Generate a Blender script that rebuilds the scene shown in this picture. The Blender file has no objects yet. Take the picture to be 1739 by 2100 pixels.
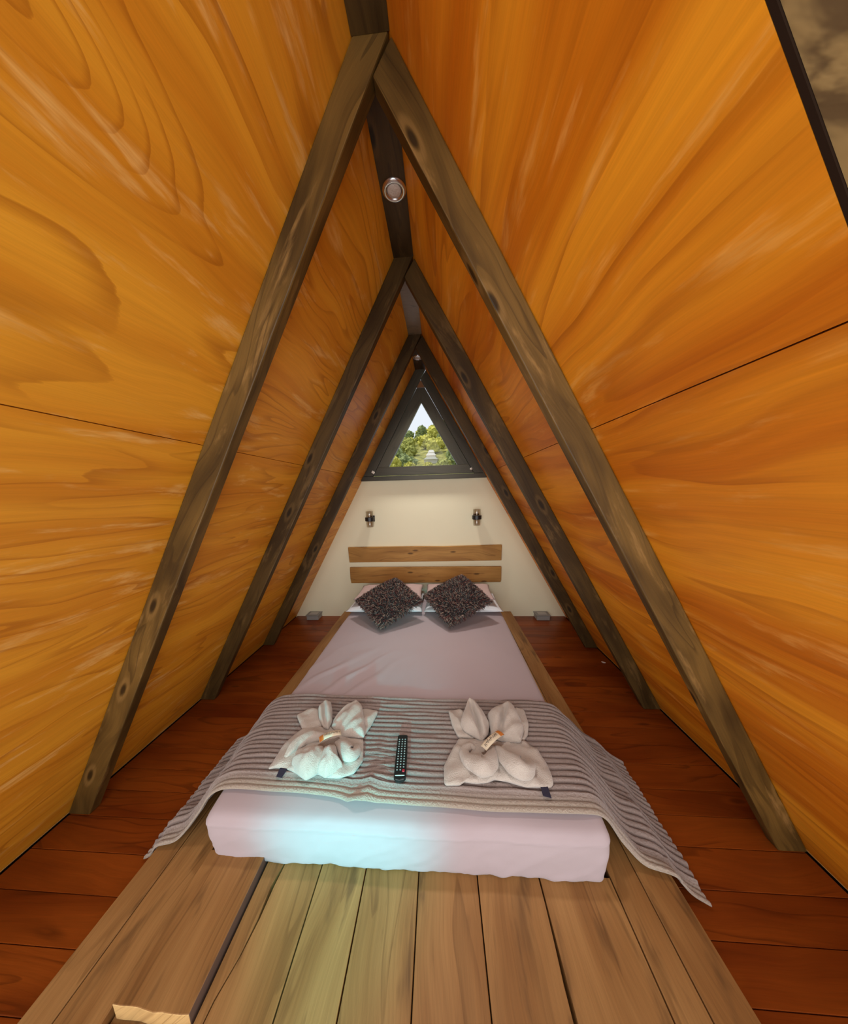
import bpy, bmesh, math, random
from mathutils import Vector, Matrix, noise
random.seed(7)
S = bpy.context.scene
COL = S.collection

# ---------------------------------------------------------------- camera
F_PX, IMG_W = 590.0, 1739.0
CAM = Vector((0.1563, 0.0, 1.35))
YAW, PITCH, ROLL = -0.06942, -0.16941, 0.02844
rh = Vector((math.cos(YAW), -math.sin(YAW), 0)); fh = Vector((math.sin(YAW), math.cos(YAW), 0))
fwd = fh * math.cos(PITCH) + Vector((0, 0, 1)) * math.sin(PITCH)
upv = Vector((0, 0, 1)) * math.cos(PITCH) - fh * math.sin(PITCH)
rgt = rh * math.cos(ROLL) - upv * math.sin(ROLL)
up2 = rh * math.sin(ROLL) + upv * math.cos(ROLL)
cd = bpy.data.cameras.new('camera'); cam = bpy.data.objects.new('camera', cd); COL.objects.link(cam)
cam.matrix_world = Matrix(((rgt.x, up2.x, -fwd.x, CAM.x), (rgt.y, up2.y, -fwd.y, CAM.y), (rgt.z, up2.z, -fwd.z, CAM.z), (0, 0, 0, 1)))
cd.sensor_fit = 'HORIZONTAL'; cd.sensor_width = 36.0; cd.lens = 36.0 * F_PX / IMG_W
cd.shift_x = 8.78 / IMG_W; cd.shift_y = 63.04 / IMG_W
cd.clip_start = 0.02; cd.clip_end = 500
S.camera = cam

# ---------------------------------------------------------------- light
S.view_settings.view_transform = 'Standard'; S.view_settings.look = 'None'
S.view_settings.gamma = 1.0; S.view_settings.use_curve_mapping = False
S.view_settings.exposure = 0.05
wd = bpy.data.worlds.new('sky'); S.world = wd; wd.use_nodes = True
bg = wd.node_tree.nodes['Background']; bg.inputs[0].default_value = (0.80, 0.84, 0.93, 1); bg.inputs[1].default_value = 1.1

def lamp(name, kind, loc, target, energy, color, **kw):
    d = bpy.data.lights.new(name, kind); d.energy = energy; d.color = color
    for k, v in kw.items(): setattr(d, k, v)
    o = bpy.data.objects.new(name, d); COL.objects.link(o); o.location = loc
    o.rotation_euler = (Vector(target) - Vector(loc)).to_track_quat('-Z', 'Y').to_euler()
    return o
# daylight from the open, glazed front of the house that the loft looks into
lamp('front_daylight', 'AREA', (0.0, -1.9, 1.2), (0, 2, 1.2), 142, (1.0, 0.97, 0.92), shape='RECTANGLE', size=5.4, size_y=3.4)
# daylight through a tinted pane beside the opening, falling on the foot of the bed
lamp('tinted_pane_daylight', 'SPOT', (-0.14, -0.75, 0.66), (-0.18, 0.80, 0.19), 165, (0.0, 0.92, 1.0), spot_size=math.radians(28), spot_blend=1.0, shadow_soft_size=0.05)
lamp('sun', 'SUN', (-20, -5, 30), (-20 + 4.5, -5 - 0.8, 30 - 7.5), 4.0, (1.0, 0.93, 0.80), angle=math.radians(1.0))

# ---------------------------------------------------------------- helpers
W, H = 1.5007, 2.6097                       # half width at floor, ridge height
SL = math.hypot(W, H)
Y1, Y2, Y3, YW = 0.944, 1.658, 2.373, 3.028
YE = 0.372                                   # near edge of the plywood
HS = 1.528                                   # height of the sheet joint
BX, BZ = 0.0515, 2.520                       # ridge beam

def lin(r, g, b):
    f = lambda c: (c / 255) / 12.92 if c / 255 <= 0.04045 else ((c / 255 + 0.055) / 1.055) ** 2.4
    return (f(r), f(g), f(b), 1.0)

def tag(o, label=None, cat=None, group=None, kind=None):
    if label: o['label'] = label
    if cat: o['category'] = cat
    if group: o['group'] = group
    if kind: o['kind'] = kind
    return o

def empty(name, loc=(0, 0, 0), **kw):
    o = bpy.data.objects.new(name, None); COL.objects.link(o); o.location = loc
    o.empty_display_size = 0.05
    return tag(o, **kw)

def mobj(name, verts, faces, mats, parent=None, smooth=False, midx=None, grain=None, uvoff=(0, 0), bevel=0, uvs=None, **kw):
    me = bpy.data.meshes.new(name)
    me.from_pydata([tuple(v) for v in verts], [], faces)
    for m in (mats if isinstance(mats, (list, tuple)) else [mats]): me.materials.append(m)
    if midx:
        me.polygons.foreach_set('material_index', midx)
    if smooth: me.polygons.foreach_set('use_smooth', [True] * len(me.polygons))
    if grain is not None:
        g = Vector(grain).normalized(); lay = me.uv_layers.new(name='UVMap')
        for p in me.polygons:
            n = p.normal
            if abs(n.dot(g)) > 0.8:
                a = g.orthogonal().normalized(); b = g.cross(a); sa = 0.3
            else:
                a = g; b = n.cross(g).normalized(); sa = 1
            for li in p.loop_indices:
                co = me.vertices[me.loops[li].vertex_index].co
                lay.data[li].uv = (co.dot(a) * sa + uvoff[0], co.dot(b) + uvoff[1])
    elif uvs is not None:
        lay = me.uv_layers.new(name='UVMap')
        for l in me.loops: lay.data[l.index].uv = uvs[l.vertex_index]
    me.update()
    o = bpy.data.objects.new(name, me); COL.objects.link(o)
    if parent:
        o.parent = parent
        o.matrix_parent_inverse = Matrix.Translation(-parent.location)
    if bevel:
        b = o.modifiers.new('edge', 'BEVEL'); b.width = bevel; b.segments = 2; b.limit_method = 'ANGLE'; b.angle_limit = math.radians(40)
    return tag(o, **kw)

def prism(poly, a, b, frame):
    """polygon in (ex,ey), extruded a..b along ez"""
    ex, ey, ez = (Vector(v) for v in frame)
    n = len(poly)
    vs = [ex * x + ey * y + ez * a for x, y in poly] + [ex * x + ey * y + ez * b for x, y in poly]
    area = sum(poly[i][0] * poly[(i + 1) % n][1] - poly[(i + 1) % n][0] * poly[i][1] for i in range(n))
    fs = [tuple(range(n))[::-1], tuple(range(n, 2 * n))] + [(i, (i + 1) % n, n + (i + 1) % n, n + i) for i in range(n)]
    if (area < 0) != (ex.cross(ey).dot(ez) * (b - a) < 0): fs = [f[::-1] for f in fs]
    return vs, fs
XZ = ((1, 0, 0), (0, 0, 1), (0, 1, 0))
XY = ((1, 0, 0), (0, 1, 0), (0, 0, 1))
def box(x0, x1, y0, y1, z0, z1): return prism([(x0, y0), (x1, y0), (x1, y1), (x0, y1)], z0, z1, XY)
def lathe(prof, n=24, c=(0, 0, 0)):
    vs, fs = [], []
    for r, z in prof:
        for k in range(n):
            t = 2 * math.pi * k / n; vs.append((c[0] + r * math.cos(t), c[1] + r * math.sin(t), c[2] + z))
    for i in range(len(prof) - 1):
        for k in range(n):
            a, b = i * n + k, i * n + (k + 1) % n; fs.append((a, b, b + n, a + n))
    fs.append(tuple(range(n))[::-1]); fs.append(tuple(range((len(prof) - 1) * n, len(prof) * n)))
    return vs, fs

# ---------------------------------------------------------------- materials
class NT:
    def __init__(s, name):
        s.m = bpy.data.materials.new(name); s.m.use_nodes = True; s.t = s.m.node_tree
        s.b = s.t.nodes['Principled BSDF']
    def n(s, typ, **kw):
        nd = s.t.nodes.new('ShaderNode' + typ)
        for k, v in kw.items(): setattr(nd, k, v)
        return nd
    def put(s, sock, v):
        if hasattr(v, 'is_linked') or isinstance(v, bpy.types.NodeSocket): s.t.links.new(v, sock)
        else: sock.default_value = v
    def math(s, op, a, b=0.0, c=0.0):
        nd = s.n('Math', operation=op)
        for i, v in enumerate((a, b, c)): s.put(nd.inputs[i], v)
        return nd.outputs[0]
    def noise(s, vec, scale=1.0, detail=2.0, dist=0.0, rough=0.5):
        nd = s.n('TexNoise'); s.put(nd.inputs['Vector'], vec)
        nd.inputs['Scale'].default_value = scale; nd.inputs['Detail'].default_value = detail
        nd.inputs['Distortion'].default_value = dist; nd.inputs['Roughness'].default_value = rough
        return nd.outputs[0]
    def comb(s, x, y, z=0.0):
        nd = s.n('CombineXYZ')
        for i, v in enumerate((x, y, z)): s.put(nd.inputs[i], v)
        return nd.outputs[0]
    def ramp(s, f, lo, hi):
        nd = s.n('MapRange', interpolation_type='SMOOTHSTEP'); s.put(nd.inputs[0], f)
        nd.inputs[1].default_value = lo; nd.inputs[2].default_value = hi
        return nd.outputs[0]
    def mix(s, f, a, b, mode='MIX'):
        nd = s.n('Mix', data_type='RGBA', blend_type=mode); s.put(nd.inputs[0], f); s.put(nd.inputs[6], a); s.put(nd.inputs[7], b)
        return nd.outputs[2]
    def bump(s, h, strength=0.3, dist=0.01):
        nd = s.n('Bump'); nd.inputs['Strength'].default_value = strength; nd.inputs['Distance'].default_value = dist
        s.put(nd.inputs['Height'], h); s.t.links.new(nd.outputs[0], s.b.inputs['Normal'])
    def uv(s):
        nd = s.n('UVMap'); sp = s.n('SeparateXYZ'); s.t.links.new(nd.outputs[0], sp.inputs[0]); return sp.outputs[0], sp.outputs[1]
    def obj(s): return s.n('TexCoord').outputs['Object']
    def fin(s, col, rough=0.5, spec=0.4, metal=0.0):
        s.put(s.b.inputs['Base Color'], col); s.put(s.b.inputs['Roughness'], rough)
        s.b.inputs['Specular IOR Level'].default_value = spec; s.b.inputs['Metallic'].default_value = metal
        return s.m

def plain(name, col, rough=0.5, spec=0.4, metal=0.0, var=0.0, scale=20, bump=0.0):
    t = NT(name); c = col
    if var or bump:
        f = t.noise(t.obj(), scale, 4.0)
        if var: c = t.mix(f, tuple(x * (1 - var) for x in col[:3]) + (1,), tuple(min(1, x * (1 + var)) for x in col[:3]) + (1,))
        if bump: t.bump(f, bump, 0.01)
    return t.fin(c, rough, spec, metal)

def wood(name, light, dark, line, pale=None, pale_k=0.75, su=1.2, sv=5.0, K=7.0, lines=0.7, lw=0.22, fib=(2.0, 90.0), fibs=0.35, blot=(0.9, 5.0), rough=0.45, spec=0.35, bump=0.12, ellipse=None, knots=0.0, seed=0.0, stain=None, fine_k=0.35):
    t = NT(name); u, v = t.uv()
    warp = t.noise(t.comb(t.math('MULTIPLY', u, 1.3), t.math('MULTIPLY', v, 2.2), seed + 3), 1.0, 2.0)
    v2 = t.math('ADD', v, t.math('MULTIPLY', t.math('SUBTRACT', warp, 0.5), 0.22))
    f = t.noise(t.comb(t.math('MULTIPLY', u, su), t.math('MULTIPLY', v2, sv), seed), 1.0, 1.5, 0.15)
    if ellipse:
        u0, v0, a, b, k = ellipse
        du = t.math('DIVIDE', t.math('SUBTRACT', u, u0), a); dv = t.math('DIVIDE', t.math('SUBTRACT', v, v0), b)
        d = t.math('ADD', t.math('MULTIPLY', du, du), t.math('MULTIPLY', dv, dv))
        f = t.math('ADD', t.math('MULTIPLY', f, 0.6), t.math('MULTIPLY', t.math('POWER', 2.718, t.math('MULTIPLY', d, -0.5)), k))
    fibn = t.noise(t.comb(t.math('MULTIPLY', u, fib[0]), t.math('MULTIPLY', v2, fib[1]), seed), 1.0, 3.0, 0.0, 0.6)
    ph = t.math('FRACT', t.math('MULTIPLY', t.math('ADD', f, t.math('MULTIPLY', fibn, 0.015)), K))
    ln = t.math('SUBTRACT', 1.0, t.ramp(ph, 0.0, lw))       # sharp on one side, soft on the other
    ln = t.math('MULTIPLY', ln, t.ramp(ph, -0.02, 0.03))
    brk = t.noise(t.comb(t.math('MULTIPLY', u, 2.5), t.math('MULTIPLY', v, 6.0), seed + 9), 1.0, 2.0)
    ln = t.math('MULTIPLY', ln, t.ramp(brk, 0.30, 0.58))
    bl = t.noise(t.comb(t.math('MULTIPLY', u, blot[0]), t.math('MULTIPLY', v2, blot[1]), seed + 5), 1.0, 3.0)
    col = t.mix(t.ramp(bl, 0.3, 0.7), dark, light)
    if pale:
        pl = t.noise(t.comb(t.math('MULTIPLY', u, 3.0), t.math('MULTIPLY', v, 14.0), seed + 11), 1.0, 5.0, 0.3, 0.65)
        col = t.mix(t.math('MULTIPLY', t.ramp(pl, 0.54, 0.72), pale_k), col, pale)
    if stain:
        st = t.noise(t.comb(t.math('MULTIPLY', u, 4.0), t.math('MULTIPLY', v, 18.0), seed + 15), 1.0, 4.0, 0.4)
        col = t.mix(t.math('MULTIPLY', t.ramp(st, 0.56, 0.72), 0.8), col, stain)
    col = t.mix(t.math('MULTIPLY', ln, lines), col, line)
    if knots:
        vo = t.n('TexVoronoi', voronoi_dimensions='2D'); t.put(vo.inputs['Vector'], t.comb(t.math('MULTIPLY', u, 1.6), t.math('MULTIPLY', v, 5.0), seed)); vo.inputs['Scale'].default_value = 1.6
        sc_ = t.n('SeparateColor'); t.t.links.new(vo.outputs['Color'], sc_.inputs[0]); gate = t.math('GREATER_THAN', sc_.outputs[0], 0.62)
        rg = t.math('MULTIPLY', t.ramp(vo.outputs[0], 0.07, 0.11), t.math('SUBTRACT', 1.0, t.ramp(vo.outputs[0], 0.13, 0.20)))
        col = t.mix(t.math('MULTIPLY', t.math('MULTIPLY', rg, gate), 0.3), col, pale or light)
        kn = t.math('SUBTRACT', 1.0, t.ramp(vo.outputs[0], 0.04, 0.10))
        kn = t.math('MULTIPLY', kn, gate)
        col = t.mix(t.math('MULTIPLY', kn, knots), col, tuple(c * 0.35 for c in dark[:3]) + (1,))
    fine = t.noise(t.comb(t.math('MULTIPLY', u, fib[0] * 4), t.math('MULTIPLY', v, fib[1] * 4.5), seed + 2), 1.0, 2.0, 0.0, 0.6)
    sh = t.math('ADD', 1.0 - fibs / 2 - fine_k / 2, t.math('ADD', t.math('MULTIPLY', fibn, fibs), t.math('MULTIPLY', fine, fine_k)))
    g = t.n('CombineColor')
    for i in range(3): t.put(g.inputs[i], sh)
    col = t.mix(1.0, col, g.outputs[0], 'MULTIPLY')
    t.bump(fibn, bump, 0.004)
    return t.fin(col, rough, spec)

LI = lambda *c: lin(*c)
PLY_L, PLY_D, PLY_N, PLY_P = lin(226, 156, 42), lin(204, 128, 28), lin(160, 88, 14), lin(236, 186, 108)
M_plyLU = wood('ply_near_upper', PLY_L, PLY_D, PLY_N, PLY_P, ellipse=(0.42, 2.285, 0.17, 0.062, 0.75), K=8.0, seed=2.0, lines=0.6, lw=0.3, fibs=0.3, fine_k=0.2, blot=(0.6, 9.0))
M_plyL = wood('ply_left', PLY_L, PLY_D, PLY_N, PLY_P, seed=5.0, K=9.0, sv=7.0, su=0.8, lines=0.55, lw=0.32, fibs=0.3, fine_k=0.2, blot=(0.6, 9.0))
M_plyR = wood('ply_right', lin(230, 148, 32), lin(196, 106, 12), lin(160, 78, 6), lin(240, 178, 90), pale_k=0.5, seed=21.0, K=6.0, lines=0.5, fib=(1.6, 60.0), fibs=0.4, fine_k=0.25, blot=(0.6, 7.0), su=0.6, sv=5.0, lw=0.4)
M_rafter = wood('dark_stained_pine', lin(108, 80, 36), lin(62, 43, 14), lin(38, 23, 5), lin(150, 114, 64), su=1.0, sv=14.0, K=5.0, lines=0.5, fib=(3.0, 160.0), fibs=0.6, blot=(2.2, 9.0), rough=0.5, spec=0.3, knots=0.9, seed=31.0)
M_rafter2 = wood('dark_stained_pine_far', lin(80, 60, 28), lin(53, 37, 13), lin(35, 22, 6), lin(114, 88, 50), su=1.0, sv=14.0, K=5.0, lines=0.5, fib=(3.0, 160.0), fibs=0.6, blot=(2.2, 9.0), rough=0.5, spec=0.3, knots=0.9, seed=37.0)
M_floor = wood('red_floorboard', lin(138, 66, 18), lin(102, 40, 9), lin(62, 20, 5), None, su=1.2, sv=9.0, K=5.0, lines=0.55, fib=(2.5, 110.0), fibs=0.5, blot=(1.2, 5.0), rough=0.33, spec=0.35, seed=41.0, knots=0.5)
M_deck = wood('oiled_deck_plank', lin(160, 118, 70), lin(134, 92, 50), lin(92, 60, 30), None, su=1.0, sv=10.0, K=5.0, lines=0.5, fib=(2.0, 130.0), fibs=0.55, blot=(1.4, 8.0), rough=0.5, spec=0.25, seed=51.0, stain=lin(100, 70, 40))
M_deckend = wood('raw_broken_end', lin(206, 168, 112), lin(176, 132, 78), lin(134, 94, 52), None, su=4, sv=20, seed=53.0)
M_edge = wood('dark_board_edge', lin(112, 90, 78), lin(88, 70, 60), lin(60, 46, 38), None, seed=55.0)  # darker grey-brown for the right side face of the raised board
M_head = wood('headboard_oak', lin(184, 138, 72), lin(156, 110, 52), lin(104, 68, 30), None, su=1.0, sv=12.0, K=6.0, lines=0.6, fib=(3.0, 150.0), fibs=0.5, blot=(1.6, 8.0), rough=0.5, spec=0.25, knots=0.9, seed=61.0)
M_edgepale = plain('pale_ply_edge', lin(196, 150, 92), 0.7, 0.2)
M_dark = plain('dark_underlay', lin(40, 26, 16), 0.9, 0.1)
M_frame = wood('window_frame_stain', lin(82, 78, 64), lin(62, 60, 50), lin(44, 42, 34), None, su=1.0, sv=14.0, K=4, lines=0.4, fib=(3.0, 150.0), rough=0.45, seed=67.0)
M_white = plain('white_painted_wall', lin(244, 238, 206), 0.75, 0.2, var=0.03, scale=3)
M_plaster = None
def mottled():
    t = NT('mottled_grey_brown_render'); o = t.obj()
    f = t.noise(o, 6.0, 4.0, 1.2, 0.55)
    c = t.mix(t.ramp(f, 0.44, 0.56), lin(100, 78, 50), lin(154, 126, 80))
    t.bump(f, 0.3, 0.01)
    return t.fin(c, 0.85, 0.15)
M_plaster = mottled()
M_chrome = plain('brushed_steel', (0.75, 0.75, 0.74, 1), 0.25, 0.5, 1.0)
M_black = plain('black_plastic', lin(26, 27, 28), 0.35, 0.5)
M_grey = plain('grey_plastic', lin(158, 154, 148), 0.5, 0.4)
M_lens = plain('frosted_lens', lin(226, 218, 206), 0.35, 0.5, var=0.1, scale=120, bump=0.6)
def glass(name, tint, fac):
    t = NT(name); tr = t.n('BsdfTransparent'); tr.inputs[0].default_value = tint
    gl = t.n('BsdfGlossy'); gl.inputs['Roughness'].default_value = 0.03
    mx = t.n('MixShader'); mx.inputs[0].default_value = fac
    t.t.links.new(tr.outputs[0], mx.inputs[1]); t.t.links.new(gl.outputs[0], mx.inputs[2])
    t.t.links.new(mx.outputs[0], t.t.nodes['Material Output'].inputs[0]); return t.m
M_glass = glass('window_glass', (0.97, 0.98, 0.97, 1), 0.010)
M_shade = glass('smoked_glass_shade', (0.80, 0.77, 0.72, 1), 0.14)

def cloth(name, col, scale=400, b=0.25, var=0.05, lo=None, rough=0.9, sheen=0.2):
    t = NT(name); f = t.noise(t.obj(), scale, 2.0); g = t.noise(t.obj(), 6.0, 3.0)
    c = t.mix(g, tuple(x * (1 - var) for x in col[:3]) + (1,), tuple(min(1, x * (1 + var)) for x in col[:3]) + (1,))
    t.bump(f, b, 0.003); t.b.inputs['Sheen Weight'].default_value = sheen
    return t.fin(c, rough, 0.15)
M_sheet = cloth('pale_pink_sheet', lin(170, 154, 156), 600, 0.08, 0.02)
M_pillow = cloth('dusty_pink_pillowcase', lin(204, 180, 176), 500, 0.08, 0.03)
M_wpillow = cloth('white_pillowcase', lin(226, 230, 234), 500, 0.08, 0.02)
M_towel = cloth('cream_terry', lin(186, 174, 163), 300, 1.0, 0.04, sheen=0.4)
def fleece():
    t = NT('taupe_ribbed_fleece'); u, v = t.uv()
    f = t.noise(t.obj(), 160, 3.0); g = t.noise(t.obj(), 5, 3.0)
    c = t.mix(g, lin(136, 121, 115), lin(154, 139, 131))
    at = t.n('Attribute'); at.attribute_name = 'rib'          # shade between the ribs put into the colour, darker in the valleys
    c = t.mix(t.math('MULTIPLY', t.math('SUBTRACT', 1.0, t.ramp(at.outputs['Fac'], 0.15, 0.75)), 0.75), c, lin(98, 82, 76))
    hem = t.math('SUBTRACT', 1.0, t.ramp(v, 0.03, 0.13))
    c = t.mix(t.math('MULTIPLY', hem, 0.5), c, lin(186, 172, 152))
    t.bump(f, 0.8, 0.006); t.b.inputs['Sheen Weight'].default_value = 0.4
    return t.fin(c, 0.95, 0.1)
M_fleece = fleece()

# ---------------------------------------------------------------- structure
NL = Vector((H, 0, -W)) / SL                 # inward normal of left slope
NR = Vector((-H, 0, -W)) / SL
def slope_pt(side, s):                       # s = distance up the slope from the floor
    return Vector((side * W * (1 - s / SL), 0, H * s / SL))
def sheet(name, side, y0, y1, s0, s1, mat, parent, off=0.0, th=0.014, uvo=(0, 0)):
    n = NL if side < 0 else NR
    a, b = slope_pt(side, s0), slope_pt(side, s1)
    Y = Vector((0, 1, 0)); vs = []
    for d in (off, off + th):
        for p, y in ((a, y0), (a, y1), (b, y1), (b, y0)): vs.append(p + Y * y - n * d)
    fs = [(0, 1, 2, 3), (7, 6, 5, 4), (4, 5, 1, 0), (5, 6, 2, 1), (6, 7, 3, 2), (7, 4, 0, 3)]
    if side > 0: fs = [f[::-1] for f in fs]
    uvs = [(y + uvo[0], s + uvo[1]) for _ in range(2) for s, y in ((s0, y0), (s0, y1), (s1, y1), (s1, y0))]
    return mobj(name, vs, fs, mat, parent, uvs=uvs)
ss = HS / H * SL
bays = [(YE, Y1 + 0.0225), (Y1 + 0.0235, Y2 + 0.0225), (Y2 + 0.0235, Y3 + 0.0225), (Y3 + 0.0235, YW)]
for side, nm in ((-1, 'wall_left'), (1, 'wall_right')):
    root = empty(nm, kind='structure')
    for i, (a, b) in enumerate(bays):
        for j, (s0, s1) in enumerate(((0.0, ss - 0.0012), (ss + 0.0012, SL))):
            m = M_plyR if side > 0 else (M_plyLU if (i, j) == (0, 1) else M_plyL)
            sheet('plywood_sheet', side, a, b, s0, s1, m, root, uvo=(0, 0) if i == 0 else (3.7 * i + j, 1.9 * i))
    for a, b in bays: sheet('bottom_edge', side, a, b, 0.0005, 0.006, M_edgepale, root, -0.0008, 0.002)
    sheet('backing_board', side, YE, YW + 0.1, -0.1, SL + 0.03, M_dark, root, 0.016, 0.03)
    rear = empty('wall_rear_left' if side < 0 else 'wall_rear_right', kind='structure')
    sheet('rendered_panel', side, 0.05, YE - 0.007, -0.1, SL - 0.002, M_plaster, rear, 0.002, 0.04)
    sheet('edge_strip', side, YE - 0.0065, YE - 0.0005, -0.1, SL - 0.002, M_dark, rear, 0.0, 0.04)

# floor with its boards laid across the loft
fl = mobj('floor', *box(-1.75, 1.75, -0.55, YW + 0.1, -0.12, -0.024), M_dark, kind='structure')
edges = [0.471, 0.588, 0.705, 0.822, 0.944, 1.055, 1.163, 1.289, 1.40, 1.513]
while edges[-1] < YW - 0.13: edges.append(edges[-1] + 0.1165)
edges.append(YW)
while edges[0] > -0.5: edges.insert(0, edges[0] - 0.117)
for i in range(len(edges) - 1):
    a, b = edges[i] + 0.0008, edges[i + 1] - 0.0008
    mobj('floor_board', *box(-1.49, 1.49, a, b, -0.022, random.uniform(-0.0012, 0.0)), M_floor, fl, grain=(1, 0, 0), uvoff=(random.uniform(0, 9), random.uniform(0, 9)), bevel=0.0015)

# end wall
t0 = 1.49
xw = lambda z: W * (1 - z / H)
mobj('wall_far', *prism([(-xw(-0.02), -0.02), (xw(-0.02), -0.02), (xw(t0), t0), (-xw(t0), t0)], YW, YW + 0.07, XZ), M_white, kind='structure')

# window in the gable
win = empty('window_1', (0, YW, 1.53), kind='structure')
xi = lambda z: xw(z) - 0.1                   # inner edge of the gable rafters
G = 0.005
mobj('sill', *prism([(-xw(1.49) + .001, 1.49), (xw(1.49) - .001, 1.49), (xw(1.535) - .001, 1.535), (-xw(1.535) + .001, 1.535)], YW - 0.045, YW + 0.06, XZ), M_frame, win, grain=(1, 0, 0), bevel=0.002)
zb, zt = 1.541, 2.358
xo = lambda z: xi(z) - G
SW = 0.112
def tri_in(z): return xo(z) - SW
gz0, gz1 = 1.625, H * (1 - (0.1 + G + SW) / W)
mobj('bottom_rail', *prism([(-xo(zb), zb), (xo(zb), zb), (xo(gz0), gz0), (-xo(gz0), gz0)], YW - 0.03, YW + 0.02, XZ), M_frame, win, grain=(1, 0, 0), bevel=0.002)
for sd in (-1, 1):
    poly = [(sd * tri_in(gz0), gz0), (sd * xo(gz0), gz0), (sd * xo(zt), zt), (0, zt), (0, gz1)]
    mobj('stile', *prism(poly, YW - 0.03, YW + 0.02, XZ), M_frame, win, grain=(sd * -W, 0, H), bevel=0.002)
mobj('glass_pane', *prism([(-tri_in(gz0) - .01, gz0 - .01), (tri_in(gz0) + .01, gz0 - .01), (0, gz1 + .015)], YW - 0.006, YW - 0.002, XZ), M_glass, win)
zf = 2.366
mobj('head_filler', *prism([(-xi(zf) + .001, zf), (xi(zf) - .001, zf), (0, H * (1 - 0.1 / W) - .002)], YW - 0.02, YW + 0.02, XZ), wood('filler_pine', lin(150, 104, 66), lin(126, 86, 54), lin(90, 60, 36), seed=71.0), win)
M_latch = plain('white_metal', lin(226, 222, 210), 0.4, 0.4)
v, f = box(-0.016, 0.016, -0.006, 0.004, -0.012, 0.012)
rt = Matrix.Rotation(math.radians(35), 3, 'Y')
mobj('corner_plate', [rt @ Vector(p) + Vector((-0.505, YW - 0.052, 1.575)) for p in v], f, M_latch, win, bevel=0.003, label='small white tilted corner plate')
v, f = lathe([(0.004, 0.0), (0.013, 0.004), (0.013, 0.014), (0.006, 0.02)], 12)
rt = Matrix.Rotation(math.radians(90), 3, 'X')
mobj('latch_knob', [rt @ Vector(p) + Vector((0.485, YW - 0.030, 1.578)) for p in v], f, M_latch, win, smooth=True, label='small white latch knob')

# ---------------------------------------------------------------- rafters and ridge beams
T = 0.0867
kx = T * SL / H                              # horizontal width of the rafter face
apex_in = H * (1 - kx / W)
E1 = 0.0035
def xl(z): return -W * (1 - z / H) + E1
def isect():                                 # inner line of the left rafter meets the right slope
    z = H * (1 - kx / (2 * W)); return (kx / 2, z)
cx_, cz_ = isect()
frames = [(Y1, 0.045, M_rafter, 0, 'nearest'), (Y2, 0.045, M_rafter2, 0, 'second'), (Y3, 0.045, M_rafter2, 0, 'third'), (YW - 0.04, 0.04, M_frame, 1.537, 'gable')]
lab = {(0, -1): 'dark stained rafter with bold knots on the left slope, nearest the foot of the bed',
       (0, 1): 'dark stained rafter on the right slope, nearest the foot of the bed',
       (1, -1): 'second dark rafter from the near end on the left slope, beside the blanket',
       (1, 1): 'second dark rafter from the near end on the right slope, beside the blanket',
       (2, -1): 'dark rafter on the left slope standing closest to the white end wall',
       (2, 1): 'dark rafter on the right slope standing closest to the white end wall',
       (3, -1): 'short dark rafter along the left edge of the triangular window',
       (3, 1): 'short dark rafter along the right edge of the triangular window'}
for i, (y, th, m, z0, nm) in enumerate(frames):
    L = [(xl(z0), z0), (0, H - 0.003), (cx_ - .003, cz_), (xl(z0) + kx, z0)]
    R = [(-xl(z0), z0), (cx_ + .004, cz_ - .009), (0.0012, apex_in), (-xl(z0) - kx, z0)]
    z0b = max(z0, 0.001)
    L = [(x, max(z, z0b)) for x, z in L]; R = [(x, max(z, z0b)) for x, z in R]
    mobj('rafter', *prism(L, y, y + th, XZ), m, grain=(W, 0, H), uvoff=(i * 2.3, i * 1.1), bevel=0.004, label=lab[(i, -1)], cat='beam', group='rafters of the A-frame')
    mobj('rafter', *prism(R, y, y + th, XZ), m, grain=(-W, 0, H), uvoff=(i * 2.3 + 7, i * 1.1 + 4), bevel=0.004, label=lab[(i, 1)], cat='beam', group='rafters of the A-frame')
bl = ['dark ridge beam piece overhead, nearest, above the foremost pair of rafters', 'dark ridge beam piece holding the larger round downlight', 'pale weathered ridge beam piece between second and third rafter pairs', 'dark ridge beam piece holding the small far downlight above the window']
M_beamp = wood('weathered_beam', lin(150, 132, 106), lin(116, 98, 74), lin(84, 68, 48), None, su=14.0, sv=3.0, K=5, lines=0.5, fib=(120.0, 4.0), seed=81.0)
for i, (a, b) in enumerate(((-0.6, Y1), (Y1 + .045, Y2), (Y2 + .045, Y3), (Y3 + .045, YW - .04))):
    bx2 = BX - .0012
    mobj('ridge_beam', *prism([(-bx2, BZ), (bx2, BZ), (bx2 - .001, BZ + .001), (0.001, H - .006), (-0.001, H - .006), (-bx2 + .001, BZ + .001)], a + .001, b - .001, XZ), M_beamp if i == 2 else M_rafter2, grain=(0, 1, 0), uvoff=(i * 3.1, i), label=bl[i], cat='beam', group='ridge beam pieces')

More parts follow.
